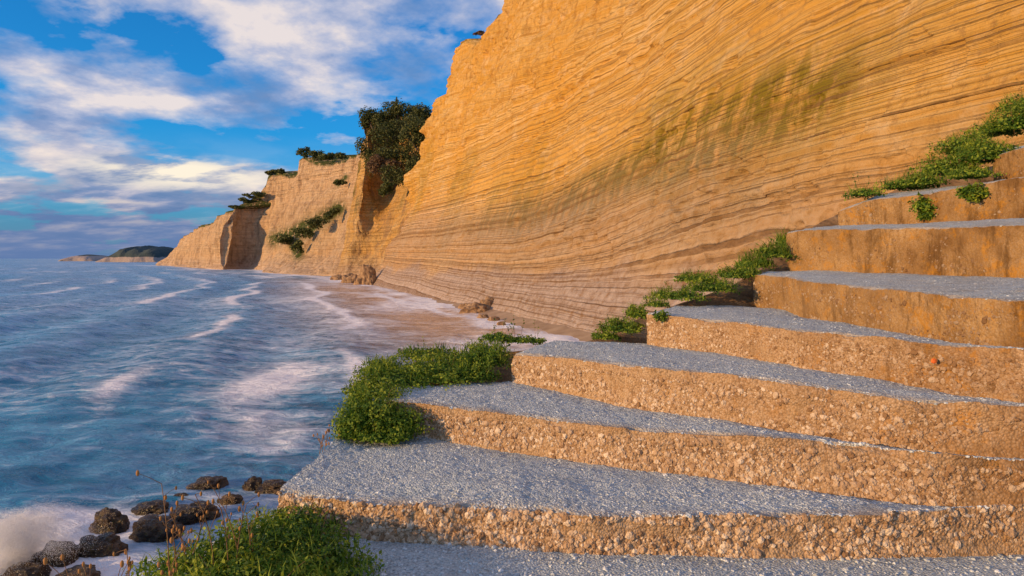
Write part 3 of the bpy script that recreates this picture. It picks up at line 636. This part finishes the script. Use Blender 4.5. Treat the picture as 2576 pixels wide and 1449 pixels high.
def cypress(px,py,d,hpx,label):
    s=d/FPX; b=W(px,py,d); H=hpx*s; root=empty('cypress_tree',b); tag(root,label,'tree')
    mb=MB(); mb.tube([b,b+[0,0,H*.5],b+[0,0,H*.95]],H*.04,H*.01,6); mb.build('trunk',M['bark'],root)
    mb=MB(); leaves(mb,[(*(b+[0,0,H*f]),H*.16*(1.15-f),H*.16*(1.15-f),H*.14) for f in (.25,.4,.55,.7,.85)],900,H*.07,.5,.3); mb.build('crown',M['bush'],root)
cypress(998,282,214,40,'slim dark cypress poking above the thicket')
TB=[('leftmost dark tree on the pale spur top',765,383,318,40,32),('dark tree second from the left on the spur top',795,390,312,44,28),('low bush in the middle of the spur top',825,396,300,48,18),('bush toward the right end of the spur top',858,392,285,40,14),
('tree crown on the left of the small square rock on the skyline',683,433,386,26,12),('tree crown on the right of the small square rock on the skyline',704,432,380,28,14),('dark bush on the descending crest below the small square rock',640,490,385,48,16),('bush on the crest near the shaded hollow',612,504,388,38,14),
('small bush at the lowest end of the dark crest',588,520,380,24,10)]
for i,(l,a,b,d,w_,h_) in enumerate(TB): cbush(l,a,b,d,w_,h_,800,i+40,'bush','bushes along the far cliff tops',k=6)
SB=[('slanting scrub patch high on the spur slope',832,537,255,36,26),('scrub patch in the middle of the spur slope',800,562,262,50,30),('scrub patch low on the spur slope',762,585,272,56,28),('scrub clump at the foot of the green slope',720,602,286,60,26),
('low scrub hanging beneath the green slope',748,622,270,30,30),('thin scrub on the ledge near the skyline of the spur',855,458,258,30,12)]
for i,(l,a,b,d,w_,h_) in enumerate(SB): cbush(l,a,b,d,w_,h_,1000,i+60,'bush','scrub patches on the spur slope',k=9)
FB=[('dry brown bush on the edge of the high cliff notch',1205,84,158,34,10),('dry brown tuft beside the fissure at the cliff top',1236,76,148,24,8),('dry scrub on the cliff edge at the top of the photo',1290,6,136,30,12)]
for i,(l,a,b,d,w_,h_) in enumerate(FB): cbush(l,a,b,d,w_,h_,500,i+80,'drybush','dry scrub on the main cliff top',k=6)
# ---------- SPRAY: a cloud of fine droplets thrown up over the rocks ----------
c=WZ(30,1425); n=170000
a0=rng.uniform(0,1,n)**1.3; ph=rng.integers(0,7,n); dirx=np.array([-.5,-.25,.0,.25,.5,.8,1.05])[ph]; hh=np.array([.8,1.0,.9,1.15,.8,.95,.55])[ph]
p=np.stack([dirx*a0*1.15+rng.normal(size=n)*(.08+.18*a0), rng.normal(size=n)*.35, hh*(1.9*a0-1.15*a0*a0)*1.15+rng.normal(size=n)*(.05+.11*a0)],1)
keep=(vn(p*2.6,5)+.5*vn(p*6,6))>(-.35+.7*a0-.5*rng.random(n)); p=p[keep]+c; n=len(p)
u=rng.normal(size=(n,3)); u/=np.linalg.norm(u,axis=1)[:,None]; v=np.cross(u,rng.normal(size=(n,3))); v/=np.linalg.norm(v,axis=1)[:,None]; w3=np.cross(u,v)
s=rng.uniform(.002,.006,n)[:,None]
V=np.stack([p+u*s,p+v*s,p-u*s*.5+w3*s,p-v*s-w3*s*.5],1); F=np.array([[0,1,2],[0,2,3],[0,3,1],[1,3,2]])[None]+np.arange(n)[:,None,None]*4
mb=MB(); mb.add(V.reshape(-1,3),F.reshape(-1,3),True); o=mb.build('sea_spray',M['drop'])
tag(o,'white burst of sea spray over the rocks at the lower left','splash',kind='stuff')
# ---------- SKY ----------
SE=11.0; SV=np.array([-.86,-.51]); az=math.degrees(math.atan2(SV[0],SV[1]))%360
w=bpy.data.worlds.new('World'); bpy.context.scene.world=w; w.use_nodes=True; g=G_(w.node_tree)
sky=g.node('ShaderNodeTexSky',{'sky_type':'NISHITA','sun_disc':False,'sun_elevation':math.radians(SE),'sun_rotation':math.radians(az),'air_density':1.0,'dust_density':.6,'ozone_density':3.0})
tc=g.node('ShaderNodeTexCoord').outputs['Generated']; sp=g.node('ShaderNodeSeparateXYZ',None,{'Vector':tc}); z=g.m('MAXIMUM',sp.outputs['Z'],0.0)
zz=g.m('ADD',z,.20); cv=g.node('ShaderNodeCombineXYZ',None,{'X':g.m('DIVIDE',sp.outputs['X'],zz),'Y':g.m('DIVIDE',sp.outputs['Y'],zz),'Z':1.9}).outputs[0]
n1=g.noise(g.mapping(cv,(1.25,1.1,1),(0,0,.25)),1.75,9,.56,.05); n2=g.noise(g.mapping(cv,(.9,1.3,1),(0,0,.3),(3.1,1.2,0)),3.4,7,.58,.1)
n3=g.noise(g.mapping(cv,(1.2,1.2,1),(0,0,.3),(7,2,0)),.55,3,.5,0)
cs=g.m('ADD',g.m('MULTIPLY',n1,.62),g.m('ADD',g.m('MULTIPLY',n2,.14),g.m('MULTIPLY',n3,.24)))
cov=g.ramp(cs,[(.45,0.0),(.49,.50),(.55,.95)])
lowband=g.ramp(z,[(.0,.9),(.05,.55),(.10,.25),(.17,0.0)])
cov=g.m('ADD',cov,lowband,clamp=True)
shade=g.ramp(g.noise(g.mapping(cv,(1.25,1.1,1),(0,0,.25),(.13,.08,.06)),2.2,9,.58,.05),[(.38,(.19,.32,.60)),(.46,(.32,.42,.68)),(.53,(.58,.61,.78)),(.61,(.98,.87,.84))])
lowc=g.ramp(n2,[(.40,(.13,.25,.48)),(.50,(.25,.34,.56)),(.58,(.58,.56,.66)),(.66,(1.0,.85,.74))])
cc=g.mix(g.ramp(z,[(.06,.95),(.17,0.0)]),shade,lowc)
cc=g.mix(g.ramp(z,[(.0,.9),(.05,.65),(.085,0.0)]),cc,(.14,.23,.46))
gd=g.node('ShaderNodeVectorMath',{'operation':'SUBTRACT'},{0:tc,1:(-.43,.885,.112)}).outputs[0]
gl=g.node('ShaderNodeVectorMath',{'operation':'LENGTH'},{0:g.mapping(gd,(6.5,6.5,34))}).outputs['Value']
bank=g.m('MULTIPLY',g.ramp(gl,[(.35,1.0),(1.2,0.0)]),g.ramp(n2,[(.40,.15),(.53,1.0)]))
cc=g.mix(bank,cc,(1.15,1.02,.82)); cov=g.m('ADD',cov,bank,clamp=True)
blue=g.mix(1.0,sky.outputs[0],(.13,.92,1.50),'MULTIPLY')
b1=g.node('ShaderNodeBackground',None,{'Color':blue,'Strength':.145}); b2=g.node('ShaderNodeBackground',None,{'Color':cc,'Strength':.88})
mx=g.node('ShaderNodeMixShader',None,{0:cov,1:b1.outputs[0],2:b2.outputs[0]}); g.node('ShaderNodeOutputWorld',None,{'Surface':mx.outputs[0]})
L=bpy.data.lights.new('sun','SUN'); L.energy=5; L.angle=math.radians(.5); L.color=(1,.60,.25); so=bpy.data.objects.new('sun',L); C.objects.link(so)
from mathutils import Vector
e=math.radians(SE); dv=Vector((SV[0]*math.cos(e),SV[1]*math.cos(e),math.sin(e))); so.rotation_euler=dv.to_track_quat('Z','Y').to_euler()
cam=bpy.data.cameras.new('camera'); cam.lens=24; cam.sensor_width=36; cam.shift_y=-(724.5-650)/2576; cam.clip_end=60000; cam.clip_start=.05
co=bpy.data.objects.new('camera',cam); C.objects.link(co); co.location=(0,0,EYE); co.rotation_euler=(math.radians(90),0,0); bpy.context.scene.camera=co
bpy.context.scene.view_settings.view_transform='Standard'
